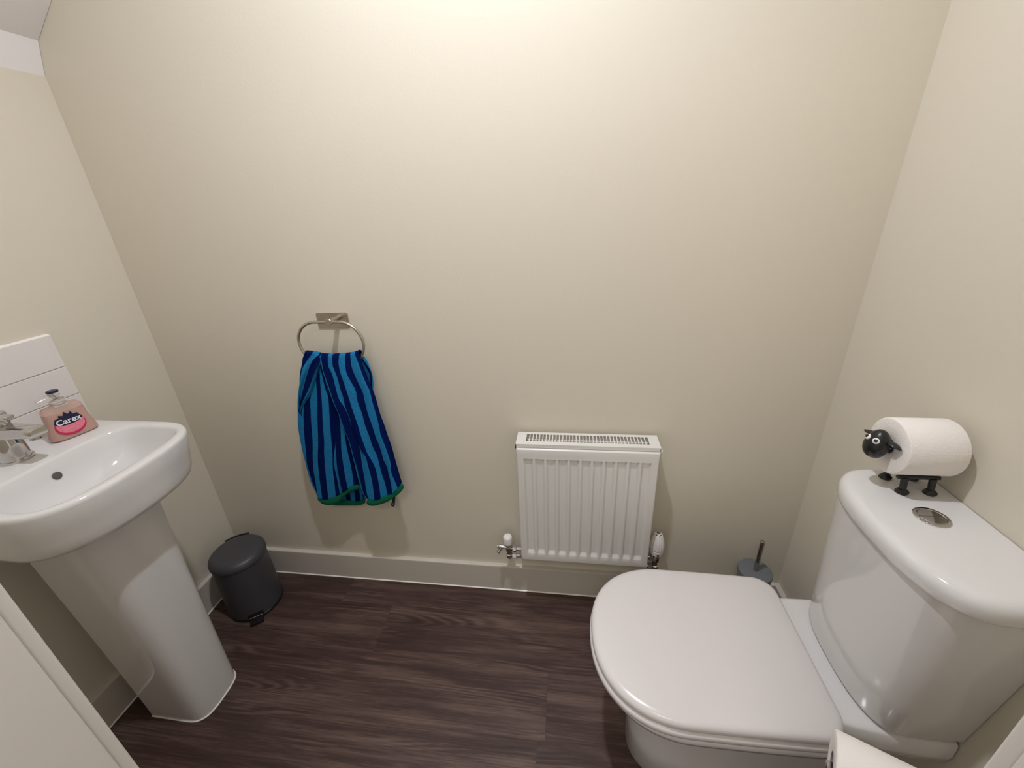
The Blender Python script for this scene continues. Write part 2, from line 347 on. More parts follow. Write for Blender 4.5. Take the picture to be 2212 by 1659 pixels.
flat('label_fruit_panel', oval(-.0035, -.0045, .0265, .0200), .0008, M['rosep'], lb)
crown = [(-.029, .008)]
for x, h in [(-.026, .017), (-.019, .015), (-.017, .024), (-.010, .019), (-.006, .030), (.000, .021), (.006, .026), (.009, .016), (.016, .018)]: crown.append((x, h))
crown.append((.020, .008)); crown.append((-.004, .004))
flat('label_leaves', crown, .0009, M['navyp'], lb)
flat('label_banner', oval(-.0040, .0060, .0262, .0100), .0012, M['navyp'], lb)
def text(body, size, u, v, lift, m, parent, name):
    cu = bpy.data.curves.new(name, 'FONT'); cu.body = body; cu.size = size; cu.align_x = 'CENTER'; cu.align_y = 'CENTER'; cu.extrude = .00015; cu.offset = size * .02
    o = bpy.data.objects.new(name, cu); C.objects.link(o); bpy.context.view_layer.update()
    dg = bpy.context.evaluated_depsgraph_get(); me = bpy.data.meshes.new_from_object(o.evaluated_get(dg)); C.objects.unlink(o); bpy.data.objects.remove(o)
    bm = bmesh.new(); bm.from_mesh(me); bmesh.ops.triangulate(bm, faces=bm.faces)
    for q in bm.verts: q.co = onface(u + q.co.x, v + q.co.y, lift + q.co.z)
    return done(bm, name, m, parent, smooth=False, recalc=False)
text('Carex', .0185, -.0040, .0058, .0015, M['whitep'], lb, 'lettering')

# ================================================================ PEDAL BIN
BX, BYY = .160, -.150
t = thing('pedal_bin', 'small round charcoal grey pedal bin in the corner beneath the basin', 'bin', (BX, BYY, 0))
bm = bmesh.new(); lathe(bm, (BX, BYY, 0), (0, 0, 1), [(0, .086), (.002, .0895), (.010, .0895), (.011, .088)], 64); done(bm, 'base_ring', M['dark'], t)
bm = bmesh.new(); lathe(bm, (BX, BYY, .0105), (0, 0, 1), [(0, .0865), (.002, .0885), (.10, .087), (.212, .0855), (.214, .083)], 64); done(bm, 'body', M['bin'], t)
bm = bmesh.new(); lathe(bm, (BX, BYY, .224), (0, 0, 1), [(0, .084), (.002, .088), (.0035, .0885), (.012, .0885), (.020, .086), (.026, .081), (.030, .073), (.032, .060), (.033, .03), (.0332, .004)], 64); done(bm, 'lid', M['bin'], t, angle=60)
bd = Vector((.62, -.78, 0)).normalized(); bs = Vector((-bd.y, bd.x, 0))
def obox(bm, c, u, v, w_, hu, hv, hw):
    vs = [bm.verts.new(Vector(c) + u * hu * a + v * hv * b + w_ * hw * cc) for a in (-1, 1) for b in (-1, 1) for cc in (-1, 1)]
    for f in ((0, 1, 3, 2), (4, 6, 7, 5), (0, 4, 5, 1), (2, 3, 7, 6), (0, 2, 6, 4), (1, 5, 7, 3)): bm.faces.new([vs[i] for i in f])
cb = Vector((BX, BYY, 0)); Z = Vector((0, 0, 1))
bm = bmesh.new(); obox(bm, cb + bd * .098 + Z * .0105, bd, bs, Z, .018, .021, .005); obox(bm, cb + bd * .0885 + Z * .020, bd, bs, Z, .0015, .024, .012); pd = done(bm, 'pedal', M['dark'], t, bevel=.002)
bm = bmesh.new(); rod(bm, cb + bd * .0925 + bs * .0195 + Z * .0185, cb + bd * .0925 - bs * .0195 + Z * .0185, .0016); done(bm, 'pedal_wire', M['chrome'], pd)
bm = bmesh.new(); a0 = math.atan2(-bd.y, -bd.x)
loft(bm, [[cb + Vector((q * math.cos(a), q * math.sin(a), z)) for q, z in ((.0895, .214), (.0965, .216), (.0970, .240), (.0945, .247), (.0880, .2475), (.0895, .236))] for a in [a0 + .42 * (i / 8 - 1) for i in range(17)]]); done(bm, 'hinge', M['dark'], t)

# ================================================================ TOWEL RING
RX, RZ, RY = .627, 1.037, -.052
t = thing('towel_ring', 'brushed steel towel ring on a rectangular plate on the back wall', 'towel ring', (RX, 0, RZ))
def rrect(cx, cz, hw, hh, r, y, n=8):
    pts = []
    for sx, sz, a0 in ((1, 1, 0), (-1, 1, PI / 2), (-1, -1, PI), (1, -1, 1.5 * PI)):
        for i in range(n + 1):
            a = a0 + PI / 2 * i / n; pts.append(Vector((cx + sx * (hw - r) + r * math.cos(a), y, cz + sz * (hh - r) + r * math.sin(a))))
    return pts
bm = bmesh.new(); loft(bm, [rrect(RX, RZ, .0492, .0225, .004, -.0002), rrect(RX, RZ, .0492, .0225, .004, -.0022), rrect(RX, RZ, .0485, .0218, .0035, -.0028)]); done(bm, 'wall_plate', M['steel'], t)
bm = bmesh.new(); rod(bm, (.647, -.0028, 1.046), (.647, RY - .004, 1.046), .0075); rod(bm, (.647, RY - .004, 1.046), (.647, RY - .0075, 1.046), .0105); done(bm, 'post', M['steel'], t)
bm = bmesh.new(); pts = []
cxr, czr, rr, st = .6365, .984, .062, .0365
for i in range(33): a = -PI / 2 + PI * i / 32; pts.append((cxr + st + rr * math.cos(a), RY, czr + rr * math.sin(a)))
for i in range(33): a = PI / 2 + PI * i / 32; pts.append((cxr - st + rr * math.cos(a), RY, czr + rr * math.sin(a)))
tube(bm, pts, .0042, 14, True); done(bm, 'ring', M['steel'], t)

# ================================================================ HAND TOWEL
TW_R= [[(0.6023,-0.0632,0.9489),(0.6006,-0.0662,0.9316),(0.5994,-0.0691,0.903),(0.6023,-0.0719,0.866),(0.6102,-0.0756,0.8035),(0.6225,-0.0777,0.7605),(0.6298,-0.0799,0.7088),(0.6365,-0.0815,0.6701),(0.6405,-0.0837,0.6074),(0.6424,-0.0855,0.5504),(0.6437,-0.0868,0.5085),(0.6477,-0.0879,0.4701),(0.6606,-0.088,0.4486)],[(0.6033,-0.063,0.9494),(0.6031,-0.0662,0.9316),(0.6029,-0.0691,0.903),(0.6083,-0.0719,0.8661),(0.6173,-0.0756,0.8036),(0.627,-0.0777,0.7606),(0.6343,-0.0799,0.7089),(0.641,-0.0815,0.6703),(0.6433,-0.0837,0.6075),(0.6443,-0.0855,0.5505),(0.6456,-0.0868,0.5086),(0.6497,-0.0879,0.4702),(0.6616,-0.088,0.4486)],[(0.6241,-0.0634,0.9482),(0.6213,-0.0676,0.9196),(0.6286,-0.0698,0.8949),(0.6313,-0.0726,0.8561),(0.6341,-0.0748,0.818),(0.6445,-0.0762,0.7917),(0.6515,-0.0775,0.7648),(0.6566,-0.0792,0.7275),(0.6637,-0.08,0.7091),(0.6673,-0.0811,0.6808),(0.6674,-0.0823,0.648),(0.6661,-0.0836,0.6125),(0.665,-0.0849,0.5721),(0.6647,-0.0862,0.5307),(0.6625,-0.0874,0.4882),(0.6639,-0.088,0.4555)],[(0.6384,-0.0634,0.9483),(0.6357,-0.0676,0.9196),(0.6423,-0.0705,0.8867),(0.6444,-0.0728,0.8529),(0.6487,-0.0746,0.8218),(0.6498,-0.0762,0.7918),(0.6572,-0.0779,0.7577),(0.6611,-0.0792,0.7277),(0.6664,-0.08,0.7092),(0.6699,-0.0811,0.6809),(0.6766,-0.0825,0.6444),(0.6868,-0.0833,0.6213),(0.689,-0.0846,0.5833),(0.6909,-0.0855,0.5528),(0.6909,-0.0865,0.5216),(0.6855,-0.088,0.4546)],[(0.6586,-0.0629,0.9498),(0.6548,-0.0667,0.9278),(0.6564,-0.0695,0.8985),(0.665,-0.0728,0.8532),(0.6705,-0.0748,0.8187),(0.6753,-0.0768,0.7798),(0.6797,-0.0783,0.7473),(0.6818,-0.0792,0.7283),(0.6833,-0.0803,0.7003),(0.6878,-0.0817,0.6662),(0.6926,-0.0829,0.6333),(0.7025,-0.0838,0.608),(0.71,-0.0848,0.5782),(0.7113,-0.0859,0.5435),(0.7115,-0.0868,0.5122),(0.7084,-0.088,0.4613)],[(0.6784,-0.062,0.9512),(0.6741,-0.0691,0.9036),(0.6845,-0.0719,0.867),(0.6921,-0.0734,0.8433),(0.691,-0.0754,0.8085),(0.6977,-0.0773,0.7696),(0.7008,-0.0792,0.7288),(0.7083,-0.0807,0.6917),(0.713,-0.082,0.6574),(0.7216,-0.0832,0.6247),(0.7238,-0.0842,0.595),(0.726,-0.0855,0.5545),(0.7301,-0.0865,0.5237),(0.7317,-0.088,0.4715)],[(0.6929,-0.062,0.9528),(0.6928,-0.0681,0.9151),(0.7026,-0.0714,0.8739),(0.7136,-0.0736,0.8402),(0.7153,-0.0753,0.8108),(0.7185,-0.0773,0.7701),(0.7254,-0.0792,0.7295),(0.7296,-0.0807,0.6924),(0.7373,-0.0822,0.6545),(0.7424,-0.0838,0.6097),(0.7494,-0.0846,0.5861),(0.7517,-0.0855,0.5558),(0.7541,-0.0865,0.5249),(0.7535,-0.0876,0.4857)],[(0.7084,-0.062,0.9562),(0.7174,-0.0672,0.9233),(0.7278,-0.0714,0.8742),(0.7365,-0.0733,0.8456),(0.7401,-0.0756,0.806),(0.745,-0.0777,0.7635),(0.7481,-0.0792,0.7301),(0.7488,-0.0803,0.7024),(0.7567,-0.0818,0.6648),(0.7629,-0.0832,0.6263),(0.7646,-0.084,0.6027),(0.7616,-0.0852,0.5665),(0.7668,-0.0862,0.536),(0.7728,-0.0872,0.5037)],[(0.72,-0.062,0.9603),(0.7236,-0.0676,0.9202),(0.7331,-0.0717,0.8709),(0.7427,-0.0738,0.8372),(0.7477,-0.0756,0.8061),(0.7519,-0.0777,0.7637),(0.7577,-0.0792,0.7304),(0.7622,-0.0807,0.6934),(0.769,-0.0825,0.648),(0.7735,-0.0842,0.5972),(0.7782,-0.0855,0.5571),(0.7833,-0.0867,0.519)]]
TW_L= [[(0.5491,-0.055,0.9142),(0.5101,-0.0572,0.8619),(0.4883,-0.0589,0.8077),(0.4762,-0.0601,0.7609),(0.4644,-0.0613,0.7118),(0.459,-0.0623,0.6621),(0.4562,-0.0633,0.6068),(0.4554,-0.0642,0.5583),(0.4554,-0.065,0.5039),(0.459,-0.0655,0.4707),(0.4644,-0.066,0.4277)],[(0.556,-0.055,0.9142),(0.541,-0.0566,0.8798),(0.5209,-0.0584,0.8264),(0.4989,-0.0599,0.7708),(0.4847,-0.0613,0.7124),(0.4752,-0.0623,0.6627),(0.4677,-0.0631,0.6218),(0.4593,-0.0638,0.5797),(0.457,-0.0642,0.5583),(0.4566,-0.065,0.504),(0.4602,-0.0655,0.4708),(0.4656,-0.066,0.4277)],[(0.5716,-0.055,0.9143),(0.5545,-0.0572,0.8625),(0.5309,-0.0589,0.8084),(0.5195,-0.0601,0.7619),(0.5094,-0.0613,0.7131),(0.4984,-0.0625,0.6534),(0.484,-0.0636,0.5913),(0.4756,-0.0645,0.5377),(0.4726,-0.0652,0.4938),(0.4652,-0.066,0.431)],[(0.5768,-0.055,0.9143),(0.5633,-0.0572,0.8626),(0.5534,-0.0589,0.8088),(0.5401,-0.0604,0.7529),(0.5326,-0.0613,0.7138),(0.5212,-0.0625,0.6542),(0.5063,-0.0636,0.5922),(0.4973,-0.0645,0.5388),(0.4899,-0.0654,0.4836),(0.4827,-0.066,0.4288)],[(0.5837,-0.055,0.9144),(0.5733,-0.0578,0.8451),(0.5671,-0.0594,0.7908),(0.5539,-0.0613,0.7144),(0.5461,-0.0623,0.6651),(0.5333,-0.0632,0.614),(0.5214,-0.0643,0.5506),(0.5119,-0.0654,0.4848),(0.505,-0.066,0.4301)],[(0.5872,-0.055,0.9144),(0.5892,-0.0578,0.8453),(0.5918,-0.0589,0.8095),(0.5751,-0.0613,0.715),(0.5667,-0.0623,0.6658),(0.559,-0.0632,0.6151),(0.5467,-0.0643,0.5518),(0.5402,-0.0652,0.4974),(0.5314,-0.066,0.4363)],[(0.5941,-0.055,0.9144),(0.5927,-0.0578,0.8453),(0.5984,-0.0594,0.7914),(0.5907,-0.0613,0.7154),(0.5794,-0.0625,0.6563),(0.5657,-0.0632,0.6153),(0.5553,-0.064,0.5734),(0.5525,-0.065,0.509),(0.5487,-0.0659,0.4474)],[(0.5958,-0.055,0.9144),(0.5945,-0.0578,0.8454),(0.5993,-0.0594,0.7914),(0.5925,-0.0613,0.7155),(0.5781,-0.0627,0.6462),(0.5669,-0.064,0.5739),(0.5647,-0.0649,0.5205),(0.5641,-0.0657,0.4641)],[(0.601,-0.055,0.9145),(0.6033,-0.0578,0.8455),(0.6141,-0.0599,0.7733),(0.6108,-0.0613,0.716),(0.5975,-0.0629,0.6369),(0.5917,-0.064,0.575),(0.588,-0.0649,0.5216),(0.5862,-0.0655,0.4764)],[(0.6027,-0.055,0.9145),(0.6068,-0.0578,0.8455),(0.6177,-0.0599,0.7734),(0.6217,-0.0613,0.7163),(0.6143,-0.0629,0.6375),(0.6127,-0.064,0.5759),(0.6093,-0.0649,0.5227),(0.6057,-0.0654,0.4864)],[(0.6181,-0.055,0.9146),(0.6208,-0.0578,0.8457),(0.6409,-0.0599,0.7739),(0.638,-0.0613,0.7168),(0.6347,-0.0629,0.6383),(0.6335,-0.064,0.5769),(0.6345,-0.0647,0.5347),(0.6323,-0.0653,0.4944)]]
TW_F= [[(0.5546,-0.062,0.9576),(0.5381,-0.0645,0.9349),(0.5207,-0.0674,0.893),(0.5078,-0.0695,0.8495),(0.495,-0.0712,0.8046),(0.486,-0.0724,0.7676),(0.4834,-0.0729,0.7526)],[(0.5779,-0.062,0.956),(0.559,-0.0644,0.9366),(0.536,-0.0664,0.91),(0.5231,-0.068,0.881),(0.511,-0.0695,0.8495),(0.4959,-0.0712,0.8046),(0.4865,-0.0724,0.7676),(0.4833,-0.073,0.7507)],[(0.5972,-0.062,0.9518),(0.5782,-0.0642,0.9383),(0.5592,-0.0662,0.9135),(0.5367,-0.0683,0.876),(0.5177,-0.0698,0.8408),(0.5017,-0.0711,0.8083),(0.4896,-0.0721,0.777),(0.4839,-0.073,0.7489)],[(0.602,-0.0628,0.9488),(0.5975,-0.0651,0.9286),(0.5801,-0.0666,0.907),(0.5557,-0.0687,0.8676),(0.5342,-0.07,0.8357),(0.5048,-0.0715,0.7957),(0.4901,-0.0724,0.7696),(0.488,-0.0732,0.7433)],[(0.6025,-0.0628,0.9488),(0.6009,-0.0651,0.9286),(0.5844,-0.0666,0.907),(0.5645,-0.0687,0.8677),(0.5401,-0.0705,0.8234),(0.5174,-0.0715,0.7959),(0.507,-0.0723,0.7718),(0.4985,-0.0733,0.7398)]]
TW_K= [[(0.5529,-0.049,0.9427),(0.5049,-0.0405,0.78),(0.5176,-0.0361,0.6175),(0.4935,-0.032,0.3929)],[(0.5736,-0.049,0.9428),(0.5289,-0.0405,0.7805),(0.5409,-0.0361,0.6184),(0.5164,-0.032,0.3943)],[(0.5942,-0.049,0.9428),(0.5528,-0.0405,0.781),(0.5621,-0.0361,0.6192),(0.5433,-0.032,0.396)],[(0.6147,-0.049,0.9429),(0.5783,-0.0405,0.7815),(0.5813,-0.0361,0.6199),(0.5629,-0.032,0.3972)],[(0.6352,-0.049,0.943),(0.602,-0.0405,0.7819),(0.6005,-0.0361,0.6206),(0.5804,-0.032,0.3982)],[(0.6555,-0.049,0.943),(0.6273,-0.0405,0.7824),(0.6195,-0.0361,0.6213),(0.599,-0.032,0.4006)],[(0.6757,-0.049,0.9431),(0.6524,-0.0405,0.7829),(0.6385,-0.0361,0.622),(0.6054,-0.032,0.4021)],[(0.6964,-0.0494,0.9449),(0.6982,-0.0441,0.876),(0.6917,-0.0405,0.7837),(0.6749,-0.0365,0.6443),(0.6087,-0.032,0.4035)],[(0.7138,-0.05,0.9468),(0.7255,-0.0458,0.9064),(0.7307,-0.0441,0.8764),(0.7169,-0.0411,0.803),(0.6936,-0.0365,0.6449),(0.6109,-0.032,0.4049)],[(0.7158,-0.05,0.9485),(0.7321,-0.0463,0.9135),(0.7377,-0.0446,0.8853),(0.7239,-0.0411,0.8032),(0.7028,-0.0365,0.6453),(0.612,-0.032,0.4049)],[(0.7182,-0.05,0.9502),(0.7312,-0.0476,0.9309),(0.7393,-0.0448,0.8889),(0.7363,-0.0433,0.8585),(0.7265,-0.0411,0.8032),(0.7121,-0.0365,0.6456),(0.613,-0.032,0.405)]]
TW_RH= [[(0.6546,-0.088,0.4468),(0.6577,-0.088,0.4335),(0.676,-0.088,0.4297),(0.7043,-0.088,0.4387),(0.731,-0.088,0.4515),(0.7567,-0.088,0.4708),(0.776,-0.088,0.4873),(0.792,-0.088,0.5076),(0.7889,-0.088,0.5224)]]
TW_LH= [[(0.4669,-0.066,0.4217),(0.4757,-0.066,0.4082),(0.4906,-0.066,0.4033),(0.513,-0.066,0.4047),(0.5352,-0.066,0.4143),(0.5609,-0.066,0.4402),(0.5919,-0.066,0.4659),(0.6132,-0.066,0.4749),(0.6332,-0.066,0.4783)]]
TW_KH= [[(0.4909,-0.032,0.3729),(0.5179,-0.032,0.3737),(0.5491,-0.032,0.3757),(0.5802,-0.032,0.3781),(0.5994,-0.032,0.3827),(0.6109,-0.032,0.3894)]]
TW_LOOP= [[(0.738,-0.06,0.4492),(0.733,-0.06,0.4307),(0.7264,-0.06,0.4143),(0.7295,-0.06,0.4098),(0.7342,-0.06,0.4148),(0.7378,-0.06,0.431),(0.7419,-0.06,0.4494)]]

def resamp(P, n):
    P = [Vector(p) for p in P]; d = [0]
    for a, b in zip(P, P[1:]): d.append(d[-1] + (b - a).length)
    out = []; k = 0
    for i in range(n):
        s = d[-1] * i / (n - 1)
        while k < len(d) - 2 and d[k + 1] < s: k += 1
        u = (s - d[k]) / max(1e-9, d[k + 1] - d[k])
        p0 = P[max(k - 1, 0)]; p1 = P[k]; p2 = P[k + 1]; p3 = P[min(k + 2, len(P) - 1)]
        out.append(.5 * ((2 * p1) + (p2 - p0) * u + (2 * p0 - 5 * p1 + 4 * p2 - p3) * u * u + (3 * p1 - p0 - 3 * p2 + p3) * u ** 3))
    return out
t = thing('hand_towel', 'dark and light blue striped towel with green binding hanging through the ring', 'towel', (.62, -.06, .93))
def sheet(bm, curves, first, sub, curl, top=None, ph=0, amp=.0036, nv=64):
    """curves: stripe boundaries left to right; first: material of the first stripe; every stripe gets its own faces"""
    cs = [resamp(c, nv) for c in curves]; cols = []; mi = []
    for k, (a, b) in enumerate(zip(cs, cs[1:])):
        for s in range(sub):
            cols.append([a[i].lerp(b[i], s / sub) for i in range(nv)]); mi.append((first + k) % 2)
    cols.append(cs[-1]); N = len(cols)
    for j, c in enumerate(cols):
        u = j / (N - 1); e = min(u, 1 - u)
        for i, p in enumerate(c):
            v = i / (nv - 1)
            p.y += curl * math.exp(-e / .055) * min(1, v * 6) - amp * math.sin(u * 15 + ph + v * 2.2) * min(1, v * 3) - .4 * amp * math.sin(v * 9 + u * 23 + ph)
    if top:                                                        # roll over the lower bar of the ring and down behind
        for c in cols:
            p = c[0]; c[:0] = [Vector((p.x * .985 + .0095, top, p.z - .012)), Vector((p.x * .99 + .0063, top - .002, p.z - .002)), Vector((p.x, top - .009, p.z + .0035)), Vector((p.x, (p.y + top - .009) / 2, p.z + .0045))]
    vs = [[bm.verts.new(p) for p in c] for c in cols]
    for j in range(N - 1):
        for i in range(len(vs[0]) - 1):
            bm.faces.new((vs[j][i], vs[j + 1][i], vs[j + 1][i + 1], vs[j][i + 1])).material_index = mi[j]
def tuck(curves):
    for c in curves:
        n = len(c)
        for i in range(n):
            x, y, z = c[i]; v = i / (n - 1); c[i] = (x, y + .030 * max(0, v - .35) ** 1.3, z)
    return curves
def towelpart(name, curves, first, sub, curl, parent, **kw):
    bm = bmesh.new(); sheet(bm, curves, first, sub, curl, **kw)
    bm.normal_update()
    if sum(f.normal.y for f in bm.faces) > 0: bmesh.ops.reverse_faces(bm, faces=bm.faces)
    o = done(bm, name, [M['navy'], M['sky']], parent, angle=180, recalc=False)
    s = o.modifiers.new('thickness', 'SOLIDIFY'); s.thickness = .0035; s.offset = -1
    return o
towelpart('back_layer', TW_K, 0, 3, .0, t, top=None)
towelpart('left_fold', TW_L, 1, 4, .004, t, ph=1)
towelpart('upper_flap', tuck(TW_F), 0, 5, .010, t, top=-.040, ph=2)
towelpart('right_fold', TW_R, 1, 5, .012, t, top=-.040, ph=0)
def hem(name, low, curves, dy):
    """green binding between the cloth's lower edge and the traced lower outline"""
    up = resamp([c[-1] for c in curves], 40); lo = resamp(low[0], 40); bm = bmesh.new()
    for k, p in enumerate(lo): p.y = up[k].y
    def row(f, y): return [Vector((a.x + (b.x - a.x) * f, a.y + y, a.z + (b.z - a.z) * f)) for a, b in zip(up, lo)]
    R4 = [row(-.12, .0045 + dy), row(-.12, -.0010 + dy), row(.5, -.0026 + dy), row(.95, -.001 + dy), row(1, .002 + dy), row(.95, .0055 + dy), row(.3, .0065 + dy)]
    prof = list(zip(*R4)); loft(bm, [list(p) for p in prof]); return done(bm, name, M['green'], t, angle=70)
hem('hem', TW_RH, TW_R, -.0); hem('hem', TW_LH, TW_L, 0); hem('hem', TW_KH, TW_K, 0)
bm = bmesh.new(); tube(bm, resamp(TW_LOOP[0], 24), .0028, 8); done(bm, 'hanging_loop', mat('dark_green_tape', (.003, .03, .03), .8), t)

# ================================================================ RADIATOR
AX, AZ, AW, AH, AF = 1.163, .236, .406, .449, -.085
t = thing('radiator', 'white compact panel radiator with top grille low on the back wall', 'radiator', (AX + AW / 2, 0, AZ))
def ramp(v, a, b): return min(1, max(0, (v - a) / (b - a)))
pitch = .0338; x0f = AX + AW / 2 - 5 * pitch
def flute(x, z):
    u = (x - x0f + pitch / 2) / pitch
    if u < 0 or u > 11: return 0
    d = abs(u - math.floor(u) - .5) * pitch                            # distance from the middle of the channel
    s = 1 - ramp(d, .0075, .0145); s = s * s * (3 - 2 * s)
    g_ = ramp(z, AZ + .032, AZ + .045) * (1 - ramp(z, AZ + AH - .050, AZ + AH - .0475))
    return .0062 * s * g_
xs = [AX + .004 + (AW - .008) * i / 232 for i in range(233)]
zs = sorted([AZ + .004 + (AH - .022) * i / 30 for i in range(31)] + [AZ + .032, AZ + .0365, AZ + .0405, AZ + .045, AZ + AH - .050, AZ + AH - .0475, AZ + AH - .0483])
bm = bmesh.new(); gr = [[bm.verts.new((x, AF - .004 + flute(x, z), z)) for x in xs] for z in zs]
for a, b in zip(gr, gr[1:]):
    for i in range(len(xs) - 1): bm.faces.new((a[i], a[i + 1], b[i + 1], b[i]))
rim = gr[0] + [r[-1] for r in gr[1:]] + gr[-1][-2::-1] + [r[0] for r in gr[-2:0:-1]]
prev = rim
for off, dy in ((.0018, .0004), (.0035, .0018), (.0046, .0045), (.0046, .016)):
    cur = []
    for q in rim:
        x, z = q.co.x, q.co.z; dx = (off if abs(x - xs[-1]) < 1e-5 else (-off if abs(x - xs[0]) < 1e-5 else 0)); dz = (off if abs(z - zs[-1]) < 1e-5 else (-off if abs(z - zs[0]) < 1e-5 else 0))
        cur.append(bm.verts.new((x + dx, AF - .004 + dy, z + dz)))
    for i in range(len(rim)): j = (i + 1) % len(rim); bm.faces.new((prev[i], prev[j], cur[j], cur[i]))
    prev = cur
bm.faces.new(prev)
done(bm, 'front_panel', M['enamel'], t, angle=55)
bm = bmesh.new(); box(bm, AX + .006, AX + AW - .006, -.026, -.018, AZ + .01, AZ + AH - .02); done(bm, 'rear_panel', M['enamel'], t, bevel=.003)
bm = bmesh.new()
for i in range(30): x = AX + .03 + (AW - .06) * i / 29; box(bm, x - .0006, x + .0006, -.072, -.028, AZ + .03, AZ + AH - .070)
done(bm, 'convector_fins', M['finsm'], t, smooth=False)
for s in (0, 1):
    bm = bmesh.new(); x = AX - .0005 if s == 0 else AX + AW - .0025; box(bm, x, x + .003, AF + .0065, -.016, AZ + .006, AZ + AH - .004); box(bm, *((x, x + .010) if s == 0 else (x - .007, x + .003)), AF + .0045, AF + .0065, AZ + .004, AZ + AH - .004)
    done(bm, 'side_panel', M['enamel'], t, bevel=.001)
# top grille: frame and 35 bars around 36 slots, with a short front lip
gx0, gx1, gy0, gy1, gz = AX - .002, AX + AW + .002, AF + .0015, -.014, AZ + AH
bm = bmesh.new(); sx0, sx1 = AX + .0265, AX + AW - .0265; sy0, sy1 = gy0 + .018, gy1 - .012
for b in ((gx0, sx0, gy0, gy1), (sx1, gx1, gy0, gy1), (sx0, sx1, gy0, sy0), (sx0, sx1, sy1, gy1)): box(bm, *b, gz - .0015, gz)
ns = 36; pw = (sx1 - sx0) / ns
for i in range(1, ns): box(bm, sx0 + i * pw - .0013, sx0 + i * pw + .0013, sy0, sy1, gz - .0015, gz)
box(bm, gx0, gx1, gy0, gy0 + .0015, gz - .0115, gz - .0015); box(bm, gx0, gx1, gy1 - .0015, gy1, gz - .010, gz - .0015)
box(bm, gx0, gx0 + .0015, gy0, gy1, gz - .0115, gz - .0015); box(bm, gx1 - .0015, gx1, gy0, gy1, gz - .0115, gz - .0015)
done(bm, 'top_grille', M['enamel'], t, smooth=False)
bm = bmesh.new(); rod(bm, (AX + AW, -.068, gz - .020), (AX + AW + .008, -.068, gz - .020), .009); rod(bm, (AX + AW + .008, -.068, gz - .020), (AX + AW + .010, -.068, gz - .020), .005); done(bm, 'bleed_valve', M['white'], t)
bm = bmesh.new(); rod(bm, (AX - .006, -.06, gz - .022), (AX, -.06, gz - .022), .008); done(bm, 'blanking_plug', M['dark'], t)
# lockshield valve, left
VY = -.052
t = thing('radiator_lockshield_valve', 'white capped chrome valve with drain spout at the left foot of the radiator', 'valve', (1.117, VY, .21), 'radiator valves')
bm = bmesh.new(); lathe(bm, (1.117, VY, .204), (0, 0, 1), [(0, .009), (.004, .0115), (.016, .0115), (.018, .0085), (.030, .0085), (.034, .0125), (.048, .0125), (.051, .010), (.060, .009), (.064, .0065)], 8)
rod(bm, (1.117, VY, .245), (AX + .001, VY, .245), .0072); rod(bm, (1.130, VY, .245), (1.142, VY, .245), .0115, n=6); done(bm, 'valve_body', M['chrome'], t, smooth=True)
bm = bmesh.new(); rod(bm, (1.117, VY, .215), (1.1575, VY, .215), .0075); rod(bm, (1.1575, VY, .2152), (1.1575, -.001, .2152), .0075); rod(bm, (1.127, VY, .215), (1.142, VY, .215), .0110, n=6); done(bm, 'supply_pipe', M['chrome'], t)
bm = bmesh.new(); rod(bm, (1.110, VY, .249), (1.082, VY, .251), .0075); rod(bm, (1.082, VY, .251), (1.074, VY, .2515), .005); rod(bm, (1.091, VY, .250), (1.078, VY - .010, .232), .006); done(bm, 'drain_spout', M['chrome'], t)
bm = bmesh.new(); lathe(bm, (1.114, VY, .267), (0, 0, 1), [(0, .0125), (.002, .0150), (.018, .0168), (.028, .0158), (.033, .0125), (.035, .007)], 8); done(bm, 'cap', M['white'], t, angle=25)
# thermostatic valve, right
VX = 1.601
t = thing('thermostatic_radiator_valve', 'white ribbed thermostatic valve on a chrome body at the right foot of the radiator', 'valve', (VX, VY, .2), 'radiator valves')
bm = bmesh.new(); lathe(bm, (VX, VY, .196), (0, 0, 1), [(0, .009), (.004, .0115), (.018, .0115), (.020, .0085), (.034, .0085), (.038, .0125), (.056, .0125), (.060, .010), (.072, .010)], 8)
rod(bm, (VX, VY, .247), (AX + AW - .001, VY, .247), .0075); rod(bm, (1.580, VY, .247), (1.591, VY, .247), .0115, n=6); done(bm, 'valve_body', M['chrome'], t)
bm = bmesh.new(); rod(bm, (VX, VY, .208), (1.572, VY, .208), .0075); rod(bm, (1.5725, VY, .2082), (1.5725, -.001, .2082), .0075); rod(bm, (1.592, VY, .208), (1.579, VY, .208), .0110, n=6); done(bm, 'supply_pipe', M['chrome'], t)
bm = bmesh.new(); lathe(bm, (VX, VY, .266), (0, 0, 1), [(0, .0180), (.002, .0200), (.016, .0216), (.019, .0216), (.020, .0200)], 48); nk = done(bm, 'collar', M['white'], t)
bm = bmesh.new(); lathe(bm, (VX + .001, VY - .0206, .2745), (0, -1, .05), [(0, .0042), (.0008, .0042), (.001, .0035)], 20); done(bm, 'pointer_mark', M['redp'], nk)
bm = bmesh.new(); rings = []
for h, r in ((0, .0205), (.002, .0222), (.008, .0222), (.025, .0208), (.042, .0174), (.054, .0132), (.057, .0120), (.0572, .0095), (.0560, .0090)):
    rib = .0009 if .004 < h < .054 else .0002
    rings.append([Vector((VX + (r + rib * math.cos(16 * a)) * math.cos(a), VY + (r + rib * math.cos(16 * a)) * math.sin(a), .2875 + h)) for a in [2 * PI * i / 128 for i in range(128)]])
loft(bm, rings); hd = done(bm, 'head', M['white'], t, angle=40)
bm = bmesh.new()
